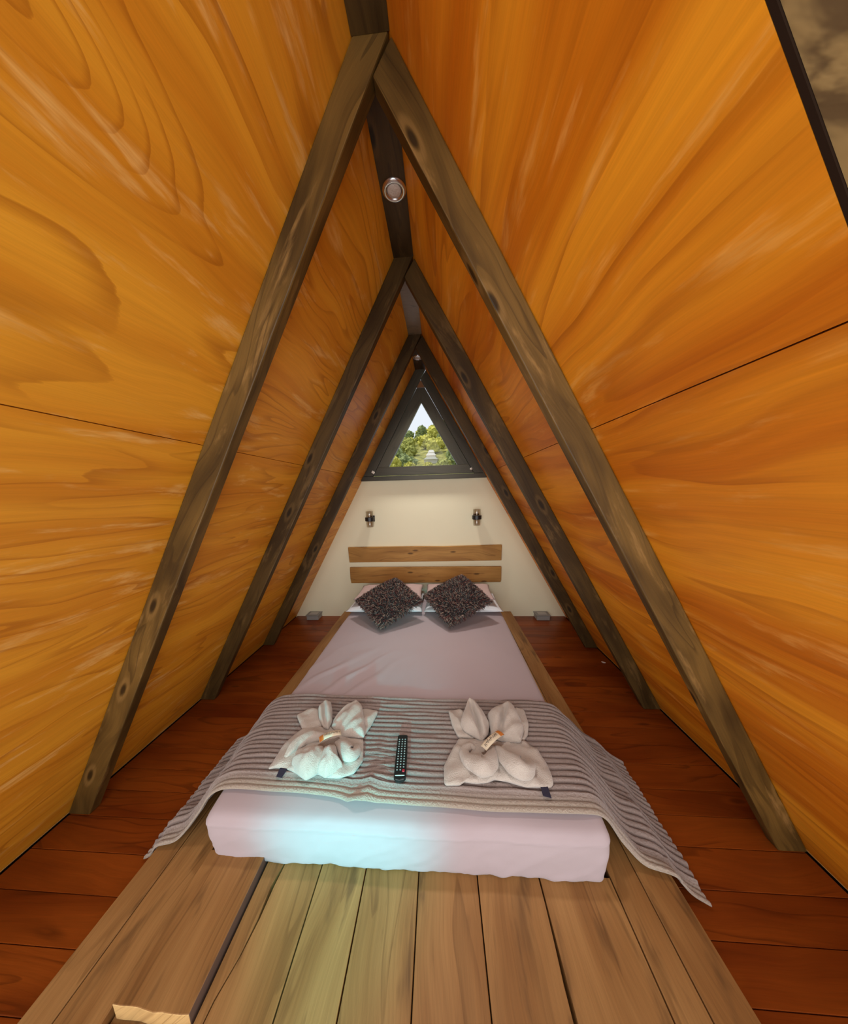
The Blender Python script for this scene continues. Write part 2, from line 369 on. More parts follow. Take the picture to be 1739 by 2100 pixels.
def downlight(x, y, r, power, label):
    t = empty('recessed_downlight', (x, y, BZ), label=label, cat='light', group='downlights in the ridge beam')
    prof = [(r * 0.62, 0.0), (r * 0.66, -0.006), (r * 0.8, -0.008), (r * 0.97, -0.005), (r, 0.0)]
    n = 32; vs, fs = [], []
    for rr, z in prof:
        for k in range(n):
            q = 2 * math.pi * k / n; vs.append((x + rr * math.cos(q), y + rr * math.sin(q), BZ - 0.0005 + z))
    for i in range(len(prof) - 1):
        for k in range(n):
            a, b = i * n + k, i * n + (k + 1) % n; fs.append((a, b, b + n, a + n))
    mobj('trim_ring', vs, fs, M_chrome, t, smooth=True)
    v, f = lathe([(r * 0.6, -0.001), (r * 0.56, -0.006), (r * 0.3, -0.009), (r * 0.05, -0.010)], 24, (x, y, BZ))
    mobj('lens', v, [q[::-1] for q in f], M_lens, t, smooth=True)
    lamp('downlight_lamp', 'SPOT', (x, y, BZ - 0.035), (x, y, 0), power, (1.0, 0.95, 0.90), spot_size=math.radians(74), spot_blend=1.0, shadow_soft_size=0.08)
downlight(0.003, 1.331, 0.047, 58, 'round steel downlight with frosted lens, the larger and nearer one overhead')
downlight(-0.004, 2.74, 0.043, 88, 'small round downlight in the ridge beam just above the window')

# ---------------------------------------------------------------- bed platform
bp = empty('bed_platform', (0, 1.7, 0), label='low plank platform of oiled boards that carries the mattress', cat='platform')
ZD = 0.055
def plank(poly, z0, z1, off, mat=M_deck, bevel=0.002, **kw):
    return mobj('plank', *prism(poly, z0, z1, XY), mat, bp, grain=(0, 1, 0), uvoff=off, bevel=bevel, **kw)
G2 = 0.0018
yn, ym, yf = -0.25, 0.803, YW - 0.004
q = lambda x0, x1, y0, y1: [(x0 + G2, y0), (x1 - G2, y0), (x1 - G2, y1), (x0 + G2, y1)]
ro = lambda: (random.uniform(0, 9), random.uniform(0, 9))
plank(q(-0.934, -0.842, yn, yf), 0.002, ZD, ro()); plank(q(-0.842, -0.712, yn, yf), 0.002, ZD, ro())
plank(q(0.712, 0.806, yn, yf), 0.002, ZD, ro()); plank(q(0.806, 0.921, yn, yf), 0.002, ZD, ro())
# thick raised board with a broken pale end
N = 9; endp = [(-0.7000 + 0.212 * k / N, 0.474 + random.uniform(-.003, .003) - 0.008 * k / N) for k in range(N + 1)]
pr = plank(endp + [(-0.4880, ym - .004), (-0.7000, ym - .004)], 0.030, 0.083, ro(), label='thicker raised board with a pale broken end')
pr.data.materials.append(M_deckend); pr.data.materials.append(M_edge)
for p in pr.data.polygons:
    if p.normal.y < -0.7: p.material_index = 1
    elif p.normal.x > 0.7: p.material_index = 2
plank(q(-0.712, -0.482, yn, 0.462), 0.002, 0.035, ro()); plank(q(-0.712, -0.482, 0.464, ym), 0.002, 0.028, ro())
c0, c1 = -0.415, -0.452
seam = lambda y: max(-0.474, c1 + (c0 - c1) * (y - 0.469) / (0.787 - 0.469) + 0.006 * math.sin(y * 23))
ysn = [ym - (ym - yn) * k / 14 for k in range(15)]
sw = lambda y: 0.0015 + 0.0075 * math.exp(-((y - 0.70) / 0.035) ** 2)
plank([(-0.480, yn), (seam(yn) - .002, yn)] + [(seam(y) - sw(y), y) for y in ysn[::-1][1:]] + [(-0.480, ym)], 0.002, ZD, ro(), bevel=0.001)
plank([(-0.282, yn), (-0.282, ym)] + [(seam(y) + sw(y), y) for y in ysn], 0.002, ZD - .001, ro(), bevel=0.001)
plank(q(-0.280, -0.120, yn, ym), 0.002, ZD, ro()); plank(q(-0.120, 0.066, yn, ym), 0.002, ZD - .0015, ro())
plank(q(0.066, 0.266, yn, ym), 0.002, ZD, ro())
gap = lambda y: 0.002 + 0.006 * max(0, min(1, (0.70 - y) / 0.12))
plank([(0.268, yn), (0.468, yn)] + [(0.474 - gap(y), y) for y in ysn[::-1][1:]] + [(0.268, ym)], 0.002, ZD, ro(), bevel=0.001)
plank([(0.477, ym), (0.477, 0.70), (0.476, yn), (0.7095, yn), (0.7095, ym)], 0.002, ZD, ro(), bevel=0.001)
mobj('base_panel', *box(-0.708, 0.708, ym + .004, yf, 0.002, 0.03), M_dark, bp)

# ---------------------------------------------------------------- soft things
def rounded_box(hx, hy, hz, r, nx, ny, nz):
    seen, vs, fs = {}, [], []
    def vert(p):
        k = tuple(round(c, 6) for c in p)
        if k not in seen: seen[k] = len(vs); vs.append(Vector(p))
        return seen[k]
    def face(o, a, b, na, nb, flip):
        for i in range(na):
            for j in range(nb):
                qd = [vert(Vector(o) + Vector(a) * s + Vector(b) * t) for s, t in ((i / na, j / nb), ((i + 1) / na, j / nb), ((i + 1) / na, (j + 1) / nb), (i / na, (j + 1) / nb))]
                fs.append(tuple(qd[::-1] if flip else qd))
    X, Y, Z = 2 * hx, 2 * hy, 2 * hz
    face((-hx, -hy, hz), (X, 0, 0), (0, Y, 0), nx, ny, False); face((-hx, -hy, -hz), (X, 0, 0), (0, Y, 0), nx, ny, True)
    face((-hx, -hy, -hz), (X, 0, 0), (0, 0, Z), nx, nz, False); face((-hx, hy, -hz), (X, 0, 0), (0, 0, Z), nx, nz, True)
    face((-hx, -hy, -hz), (0, Y, 0), (0, 0, Z), ny, nz, True); face((hx, -hy, -hz), (0, Y, 0), (0, 0, Z), ny, nz, False)
    out = []
    for p in vs:
        c = Vector((max(-hx + r, min(hx - r, p.x)), max(-hy + r, min(hy - r, p.y)), max(-hz + r, min(hz - r, p.z))))
        d = p - c
        if d.length > 1e-9: p = c + d.normalized() * r if sum(abs(e) > 1e-9 for e in d) > 1 else c + d
        out.append(p)
    return out, fs

def NZ(x, y, z=0.0): return noise.noise(Vector((x, y, z)))
vs, fs = rounded_box(0.70, 1.075, 0.104, 0.026, 130, 160, 18)
out = []
for p in vs:
    x, y, z = p.x, p.y + 1.862, p.z + 0.148
    k = (y - 0.8) / 1.9
    x = x + k * (0.022 if x > 0 else -0.012) * abs(x) / 0.7
    hz_ = max(0, min(1, (z - 0.05) / 0.19))
    x *= 1 - (0.035 if x < 0 else 0.014) * max(0, 1 - hz_ / 0.6) * max(0, min(1, (1.05 - y) / 0.2))
    top = max(0, min(1, (z - 0.2) / 0.04)); front = max(0, min(1, (0.85 - y) / 0.04)); side = max(0, min(1, (abs(x) - 0.66) / 0.03))
    w = 0.0035 * NZ(x * 3, y * 3) + 0.0018 * NZ(x * 9, y * 7, 3)
    # drawn creases on the left of the sheet and soft ones across the foot
    cr = math.exp(-((x + 0.45) / 0.28) ** 2 - ((y - 1.55) / 0.28) ** 2)
    ph = (x * 0.8 - y * 0.55) * 46 + 3 * NZ(x * 4, y * 4, 7)
    w += cr * 0.010 * max(0, math.sin(ph)) ** 2
    z += top * w
    if y < 0.93: z -= top * 0.020 * ((0.93 - y) / 0.145) ** 2       # the top rolls down to the foot edge
    if y < 0.9:
        # pulled creases slanting over the front, and a wavy gathered lower edge
        ph2 = (x * 34 - z * 60) + 3.0 * NZ(x * 4, z * 9, 1)
        amp = 0.5 + 0.5 * NZ(x * 3.1, 2.2)
        cre = max(0, math.sin(ph2)) ** 4 * amp + 0.6 * max(0, math.sin(ph2 * 2.3 + 1)) ** 6 * (1 - amp)
        y += front * (-0.006 * math.sin(hz_ * math.pi) - 0.005 * NZ(x * 5, z * 12, 5) - 0.006 * cre * (1 - hz_ * 0.6) - 0.002 * NZ(x * 22, z * 30, 8))
        seamz = math.exp(-((hz_ - 0.90) / 0.06) ** 2)
        y -= front * seamz * (0.004 + 0.002 * NZ(x * 20, 1.5))
        if hz_ < 0.15: z += front * (0.006 * NZ(x * 14, 9) + 0.003 * NZ(x * 40, 5)); y += front * (0.006 * NZ(x * 18, 4))
    out.append((x, y, max(z, 0.0445 if y > 0.805 else 0.0565)))
mobj('mattress', out, fs, M_sheet, smooth=True, label='low double mattress in a pale pink fitted sheet on the plank platform', cat='mattress')

def pillow_mesh(w, d, h, n=36, pinch=0.05, pw=0.42, asym=0.75):
    vs, fs, idx = [], [], {}
    for side in (1, -1):
        for i in range(n + 1):
            for j in range(n + 1):
                s, t = -1 + 2 * i / n, -1 + 2 * j / n
                edge = i in (0, n) or j in (0, n)
                if edge and side < 0: idx[(side, i, j)] = idx[(1, i, j)]; continue
                th = h * ((1 - s * s) * (1 - t * t)) ** pw * (1 if side > 0 else asym)
                x = w / 2 * s * (1 - pinch * (1 - t * t) ** 1.0 + pinch * 0.4); y = d / 2 * t * (1 - pinch * (1 - s * s) + pinch * 0.4)
                idx[(side, i, j)] = len(vs); vs.append(Vector((x, y, side * th)))
    for side in (1, -1):
        for i in range(n):
            for j in range(n):
                qd = [idx[(side, i, j)], idx[(side, i + 1, j)], idx[(side, i + 1, j + 1)], idx[(side, i, j + 1)]]
                fs.append(tuple(qd if side > 0 else qd[::-1]))
    return vs, fs
def place_pillow(name, w, d, h, c, rz, mat, seed, label, cat, group, pinch=0.04):
    vs, fs = pillow_mesh(w, d, h, pinch=pinch)
    R = Matrix.Rotation(rz, 3, 'Z'); c = Vector(c)
    out = []
    for p in vs:
        k = NZ(p.x * 7 + seed, p.y * 7, seed) * 0.010 + NZ(p.x * 18 + seed, p.y * 16) * 0.004
        if p.z <= 0.001: k *= 0
        out.append(R @ Vector((p.x, p.y, p.z + k)) + c)
    return mobj(name, out, fs, mat, smooth=True, label=label, cat=cat, group=group)
ZM = 0.2545
place_pillow('pillow', 0.70, 0.46, 0.045, (-0.365, 2.70, ZM + 0.036), 0.0, M_wpillow, 1, 'white pillow at the bottom of the left pair, under the pink one', 'pillow', 'pillows at the headboard')
place_pillow('pillow', 0.70, 0.46, 0.045, (0.362, 2.70, ZM + 0.036), 0.0, M_wpillow, 2, 'white pillow at the bottom of the right pair, under the pink one', 'pillow', 'pillows at the headboard')
place_pillow('pillow', 0.64, 0.42, 0.048, (-0.345, 2.755, ZM + 0.123), 0.02, M_pillow, 3, 'dusty pink pillow on top, behind the left shaggy cushion', 'pillow', 'pillows at the headboard')
place_pillow('pillow', 0.64, 0.42, 0.048, (0.335, 2.755, ZM + 0.123), -0.03, M_pillow, 4, 'dusty pink pillow on top, behind the right shaggy cushion', 'pillow', 'pillows at the headboard')

SHAG = [plain('shag_' + n, lin(*c), 0.6, 0.3) for n, c in (('charcoal', (58, 50, 50)), ('maroon', (110, 62, 58)), ('taupe', (164, 142, 126)), ('grey', (108, 112, 110)), ('dark', (40, 34, 34)), ('teal', (74, 98, 98)))]
def cushion(c, e1, e2, label, seed):
    rnd = random.Random(seed)
    e1 = Vector(e1); e2 = Vector(e2)
    a = (e1 + e2).normalized(); n = e1.cross(e2).normalized(); b = n.cross(a)
    side = (e1.length + e2.length) / 2 / math.sqrt(2) * 0.90
    vs, fs = pillow_mesh(side, side, 0.060, 24, 0.05, asym=0.8)
    c = Vector(c)
    root = empty('shaggy_cushion', c, label=label, cat='cushion', group='shaggy cushions')
    P = [c + a * p.x + b * p.y + n * p.z for p in vs]
    mobj('cover', P, fs, SHAG[4], root, smooth=True)
    SV, SF, SM = [], [], []
    for k in range(5200):
        s, t = rnd.uniform(-1, 1), rnd.uniform(-1, 1)
        if rnd.random() < 0.22: s = math.copysign(1, s) * rnd.uniform(.93, 1)
        elif rnd.random() < 0.25: t = math.copysign(1, t) * rnd.uniform(.93, 1)
        up = 1 if rnd.random() < 0.9 else -1
        th = 0.060 * ((1 - s * s) * (1 - t * t)) ** 0.42 * (1 if up > 0 else .8)
        base = c + a * (side / 2 * s) + b * (side / 2 * t) + n * (up * th)
        d = (a * s * abs(s) ** 2 + b * t * abs(t) ** 2) * 1.3 + n * up * (1.0 - 0.5 * max(abs(s), abs(t)) ** 3)
        d += Vector((rnd.gauss(0, .45), rnd.gauss(0, .45), rnd.gauss(0, .3)))
        d.normalize(); d2 = (d + Vector((rnd.gauss(0, .4), rnd.gauss(0, .4), -0.45))).normalized()
        L = rnd.uniform(0.020, 0.034); r = rnd.uniform(0.0016, 0.0026)
        x = d.orthogonal().normalized(); y = d.cross(x); i0 = len(SV)
        for o, rr in ((base - d * 0.004, r), (base + d * L * .55, r * 1.05)):
            for m in range(3):
                q_ = 2.094 * m; SV.append(o + (x * math.cos(q_) + y * math.sin(q_)) * rr)
        SV.append(base + d * L * .55 + d2 * L * .5)
        for m in range(3):
            m2 = (m + 1) % 3; SF.append((i0 + m, i0 + m2, i0 + 3 + m2, i0 + 3 + m)); SF.append((i0 + 3 + m, i0 + 3 + m2, i0 + 6))
        mi = rnd.choices(range(6), (30, 22, 22, 14, 10, 5))[0]
        SM += [mi] * 6
    mobj('shag_pile', SV, SF, SHAG, root, smooth=True, midx=SM, kind='stuff')
cushion((-0.30, 2.405, 0.415), (0.65, -0.085, 0), (0.01, 0.593, 0.265), 'dark shaggy cushion standing on its corner, in front of the left pillows', 11)
cushion((0.297, 2.43, 0.425), (0.59, -0.2, -0.02), (0.155, 0.575, 0.305), 'dark shaggy cushion standing on its corner, in front of the right pillows', 12)

# ---------------------------------------------------------------- ribbed blanket
def crom(pts, n):
    out = []
    for i in range(len(pts) - 1):
        p0, p1, p2, p3 = pts[max(i - 1, 0)], pts[i], pts[i + 1], pts[min(i + 2, len(pts) - 1)]
        for k in range(n):
            t = k / n
            out.append(tuple(0.5 * ((2 * p1[c]) + (-p0[c] + p2[c]) * t + (2 * p0[c] - 5 * p1[c] + 4 * p2[c] - p3[c]) * t * t + (-p0[c] + 3 * p1[c] - 3 * p2[c] + p3[c]) * t ** 3) for c in range(len(p1))))
    out.append(tuple(pts[-1])); return out
zt_ = 0.262
# (x, z, y) at the near hem and at the far edge
near = [(-0.985, 0.012, 0.785), (-0.955, 0.030, 0.785), (-0.925, 0.070, 0.79), (-0.85, 0.090, 0.80), (-0.785, 0.165, 0.825), (-0.728, 0.240, 0.842), (-0.64, zt_, 0.852), (-0.42, zt_, 0.850), (-0.25, zt_, 0.838), (0.1, zt_, 0.822), (0.4, zt_, 0.818), (0.62, zt_, 0.820), (0.705, 0.238, 0.825), (0.775, 0.135, 0.822), (0.835, 0.076, 0.805), (0.915, 0.068, 0.782), (0.96, 0.030, 0.765), (1.01, 0.012, 0.752)]
far = [(-0.985, 0.014, 1.250), (-0.958, 0.032, 1.262), (-0.928, 0.073, 1.275), (-0.865, 0.100, 1.30), (-0.795, 0.205, 1.35), (-0.738, 0.252, 1.378), (-0.64, zt_, 1.39), (-0.42, zt_, 1.388), (-0.25, zt_, 1.382), (0.1, zt_, 1.376), (0.4, zt_, 1.374), (0.62, zt_, 1.374), (0.715, 0.250, 1.37), (0.80, 0.190, 1.36), (0.87, 0.110, 1.345), (0.935, 0.074, 1.330), (0.975, 0.036, 1.31), (1.03, 0.014, 1.275)]
NSEG, NV, RIBS = 10, 380, 21
A, B = crom(near, NSEG), crom(far, NSEG); NU = len(A)
V0 = []; UV = []
for j in range(NV + 1):
    v = j / NV
    for i in range(NU):
        p = [A[i][c] * (1 - v) + B[i][c] * v for c in range(3)]
        V0.append(Vector((p[0], p[2], p[1]))); UV.append((i / (NU - 1) * 2.4, v))
OUT = []; RIB = []
for j in range(NV + 1):
    v = j / NV
    for i in range(NU):
        k = j * NU + i; p = V0[k]
        du = V0[j * NU + min(i + 1, NU - 1)] - V0[j * NU + max(i - 1, 0)]
        dv = V0[min(j + 1, NV) * NU + i] - V0[max(j - 1, 0) * NU + i]
        n = du.cross(dv).normalized()
        vv = v + 0.012 * NZ(p.x * 3.5, p.y * 4, 2) + 0.006 * NZ(p.x * 9, p.y * 9, 8)
        m = math.exp(-((p.x + 0.13) / 0.09) ** 2 - ((v - 0.3) / 0.22) ** 2)
        vv += 0.016 * m * math.sin(p.x * 60)
        ribs = RIBS * vv
        h = 0.0145 * abs(math.sin(math.pi * ribs)) ** 0.42 * (0.8 + 0.5 * NZ(p.x * 6, int(ribs) * 3.1, 4)) + 0.0012 * NZ(p.x * 60, p.y * 60)
        flat = max(0, min(1, (0.12 - v) / 0.02))
        h = h * (1 - flat) + flat * (0.006 * abs(math.sin(math.pi * v * 26)) ** 0.5)
        side = max(0, min(1, (abs(p.x) - 0.72) / 0.05))
        h += side * 0.006 * (math.sin(v * 17 + p.x * 9) + 0.6 * math.sin(v * 31 + p.x * 14 + 1)) * (0.4 if abs(p.x) > 0.93 else 1)
        # gathered fold in the hem left of the middle
        fx = -0.165 + 0.10 * (0.22 - v)
        fold = 0.030 * math.exp(-((p.x - fx - 0.35 * v) / (0.028 + 0.05 * v)) ** 2) * max(0, 1 - v / 0.30)
        y = p.y + 0.018 * (1 - v) - 0.02 * math.exp(-((p.x + 0.155) / 0.05) ** 2) * max(0, 1 - v / 0.12) + 0.006 * NZ(p.x * 5, 3.3) * (1 - v)
        q_ = Vector((p.x, y, p.z)) + n * h + Vector((0, 0, fold))
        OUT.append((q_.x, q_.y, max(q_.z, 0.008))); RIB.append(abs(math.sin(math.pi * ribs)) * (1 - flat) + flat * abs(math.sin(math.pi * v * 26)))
FS = [(j * NU + i, j * NU + i + 1, (j + 1) * NU + i + 1, (j + 1) * NU + i) for j in range(NV) for i in range(NU - 1)]
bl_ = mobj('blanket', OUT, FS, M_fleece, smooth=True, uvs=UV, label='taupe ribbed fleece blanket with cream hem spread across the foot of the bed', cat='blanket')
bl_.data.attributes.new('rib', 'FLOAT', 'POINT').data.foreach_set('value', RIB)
so = bl_.modifiers.new('thick', 'SOLIDIFY'); so.thickness = 0.006; so.offset = -1

# ---------------------------------------------------------------- folded towels
TR = dict(
   base=[(0.159, 0.981), (0.159, 0.903), (0.216, 0.906), (0.234, 0.919), (0.279, 0.914), (0.319, 0.92), (0.349, 0.932), (0.39, 0.927), (0.454, 0.909), (0.546, 0.911), (0.563, 0.926), (0.568, 1.0), (0.545, 1.075), (0.511, 1.107), (0.415, 1.111), (0.228, 1.112), (0.192, 1.043)],
   flapL=[(0.185, 1.28), (0.251, 1.282), (0.331, 1.115), (0.278, 1.113), (0.225, 1.115), (0.201, 1.181)],
   flapR=[(0.515, 1.3), (0.562, 1.297), (0.553, 1.193), (0.534, 1.142), (0.508, 1.109), (0.416, 1.114)],
   petalL=[(0.293, 1.329), (0.259, 1.243), (0.237, 1.172), (0.253, 1.134), (0.323, 1.089), (0.358, 1.126), (0.373, 1.181), (0.351, 1.255), (0.322, 1.311)],
   petalR=[(0.484, 1.316), (0.371, 1.241), (0.372, 1.177), (0.369, 1.11), (0.41, 1.092), (0.487, 1.083), (0.518, 1.148), (0.519, 1.199), (0.505, 1.28)],
   creaseL=[(0.297, 1.294), (0.328, 1.1)], creaseR=[(0.464, 1.274), (0.412, 1.131)],
   rolls=[[(0.365, 1.055), (0.345, 0.990), (0.31, 0.955), (0.281, 0.965), (0.252, 0.99), (0.244, 1.03), (0.269, 1.06), (0.293, 1.05)],
          [(0.376, 1.058), (0.399, 1.009), (0.423, 0.968), (0.448, 0.950), (0.479, 0.958), (0.493, 0.985), (0.474, 0.995)]],
   rr=[[.014, .030, .038, .034, .026, .020, .016, .010], [.014, .030, .040, .040, .028, .018, .010]],
   band=[(0.32, 1.023), (0.409, 1.105)], tag=[(0.511, 0.925), (0.537, 0.92), (0.535, 0.872), (0.508, 0.880)])
TL = dict(
   base=[(-0.543, 0.939), (-0.538, 0.967), (-0.543, 1.034), (-0.52, 1.11), (-0.487, 1.145), (-0.371, 1.158), (-0.198, 1.105), (-0.17, 0.992), (-0.176, 0.975), (-0.19, 0.936), (-0.246, 0.913), (-0.294, 0.915), (-0.336, 0.927), (-0.377, 0.912), (-0.421, 0.927), (-0.466, 0.942), (-0.513, 0.947)],
   flapR=[(-0.244, 1.282), (-0.161, 1.259), (-0.176, 1.177), (-0.194, 1.116), (-0.199, 1.096), (-0.277, 1.147)],
   flapL=[(-0.567, 1.22), (-0.525, 1.262), (-0.474, 1.264), (-0.399, 1.155), (-0.474, 1.135), (-0.495, 1.134)],
   petalL=[(-0.448, 1.293), (-0.412, 1.284), (-0.384, 1.227), (-0.364, 1.166), (-0.367, 1.126), (-0.392, 1.134), (-0.432, 1.177), (-0.462, 1.24)],
   petalR=[(-0.284, 1.304), (-0.245, 1.262), (-0.2, 1.149), (-0.187, 1.082), (-0.3, 1.094), (-0.36, 1.143), (-0.362, 1.189), (-0.321, 1.27)],
   creaseR=[(-0.28, 1.277), (-0.363, 1.152)], creaseL=[(-0.444, 1.272), (-0.388, 1.142)],
   lobes=[[(-0.458, 0.958), (-0.422, 1.001), (-0.349, 1.029), (-0.311, 0.991), (-0.315, 0.944), (-0.338, 0.911), (-0.365, 0.892), (-0.411, 0.915)],
          [(-0.343, 1.022), (-0.294, 1.031), (-0.265, 0.975), (-0.237, 0.95), (-0.262, 0.924), (-0.293, 0.904), (-0.33, 0.921), (-0.335, 0.963)]],
   rolls=[[(-0.300, 1.060), (-0.262, 1.028), (-0.228, 0.995), (-0.208, 1.005), (-0.207, 1.035), (-0.225, 1.05)],
          [(-0.361, 1.085), (-0.425, 1.072), (-0.465, 1.045), (-0.482, 1.01), (-0.495, 0.980)]],
   rr=[[.014, .028, .030, .022, .016, .008], [.016, .026, .026, .020, .008]],
   band=[(-0.371, 1.038), (-0.29, 1.080)], tag=[(-0.497, 0.946), (-0.464, 0.942), (-0.468, 0.906), (-0.492, 0.909)])
def smooth_poly(poly, n=8, sharp=0.5):
    P = [Vector((x, y, 0)) for x, y in poly]; out = []
    for i in range(len(P)):
        a, b = P[i], P[(i + 1) % len(P)]
        for k in range(n): out.append(a.lerp(b, k / n))
    for _ in range(2):
        out = [out[i] * .5 + (out[i - 1] + out[(i + 1) % len(out)]) * .25 for i in range(len(out))]
    return out
def puffy(poly, z0, puff, crease=None, tilt=None, seed=0, wr=0.004, rings=14, edge=0.006, pleat=None):
    """cushiony cloth lobe over an outline: top surface from centre to rim, then a closed underside"""
    rim = smooth_poly(poly); c = sum(rim, Vector()) / len(rim); n = len(rim)
    vs, fs = [], []
    def hgt(p, r):
        h = puff * (1 - r ** 2.6) ** 0.6 + edge
        if crease:
            a, b = Vector((*crease[0], 0)), Vector((*crease[1], 0)); d = b - a
            tt = max(0, min(1, (p - a).dot(d) / d.length_squared)); dist = (p - (a + d * tt)).length
            h -= puff * 1.0 * math.exp(-(dist / 0.011) ** 2) * (1 - r ** 4)
        if pleat:
            dv = Vector((p.x - pleat[0], p.y - pleat[1], 0)); an = math.atan2(dv.y, dv.x)
            h += 0.0045 * math.sin(an * 15 + seed + 2 * NZ(p.x * 12, p.y * 12, seed)) * min(1, dv.length / 0.08) * (1 - 0.3 * r)
        h += wr * (NZ(p.x * 22 + seed, p.y * 22, seed) + 0.5 * NZ(p.x * 55, p.y * 40, seed)) * (1 - 0.5 * r)
        return h
    lift = lambda p: tilt[2] * max(0, (p - Vector((tilt[0], tilt[1], 0))).length) if tilt else 0.0
    for k in range(rings + 1):
        r = k / rings
        if k == 0: vs.append(Vector((c.x, c.y, z0 + hgt(c, 0) + lift(c)))); continue
        for i in range(n):
            p = c.lerp(rim[i], r); vs.append(Vector((p.x, p.y, z0 + hgt(p, r) + lift(p))))
    for i in range(n): fs.append((0, 1 + i, 1 + (i + 1) % n))
    for k in range(1, rings):
        o = 1 + (k - 1) * n
        for i in range(n): fs.append((o + i, o + n + i, o + n + (i + 1) % n, o + (i + 1) % n))
    o = 1 + (rings - 1) * n; o2 = len(vs)
    for i in range(n):
        p = rim[i]; vs.append(Vector((p.x, p.y, z0 + lift(p))))
    for i in range(n): fs.append((o + i, o2 + i, o2 + (i + 1) % n, o + (i + 1) % n))
    vs.append(Vector((c.x, c.y, z0 + lift(c)))); 
    for i in range(n): fs.append((len(vs) - 1, o2 + (i + 1) % n, o2 + i))
    return vs, fs
def roll(path, radii, z0, seed, ns=26, flat=0.82):
    pts = crom([(*p, r) for p, r in zip(path, radii)], 10); vs, fs = [], []
    for i, (x, y, r) in enumerate(pts):
        a, b = pts[max(i - 1, 0)], pts[min(i + 1, len(pts) - 1)]
        t = Vector((b[0] - a[0], b[1] - a[1], 0)).normalized(); s = Vector((t.y, -t.x, 0)); r = max(r, 0.003)
        for k in range(ns):
            q_ = 2 * math.pi * k / ns
            rr = r * (1 + 0.16 * NZ(x * 18 + math.cos(q_) * 1.2, y * 18 + math.sin(q_) * 1.2, seed) + 0.06 * math.sin(q_ * 4 + x * 60 + y * 40) + 0.05 * NZ(x * 60, y * 60, q_))
            vs.append(Vector((x, y, z0 + r * flat)) + s * math.cos(q_) * rr + Vector((0, 0, 1)) * math.sin(q_) * rr * flat)
    m = len(pts)
    for i in range(m - 1):
        for k in range(ns):
            a, b = i * ns + k, i * ns + (k + 1) % ns; fs.append((a, a + ns, b + ns, b))
    fs.append(tuple(range(ns))); fs.append(tuple(range((m - 1) * ns, m * ns))[::-1])
    return vs, fs
M_paper = plain('paper_band', lin(214, 198, 172), 0.7, 0.2, var=0.06, scale=60)
M_orange = plain('orange_print', lin(196, 120, 56), 0.7, 0.2)
M_ink = plain('dark_print', lin(84, 72, 64), 0.7, 0.2)
M_tag = plain('woven_label', lin(52, 50, 66), 0.8, 0.2, var=0.3, scale=300)
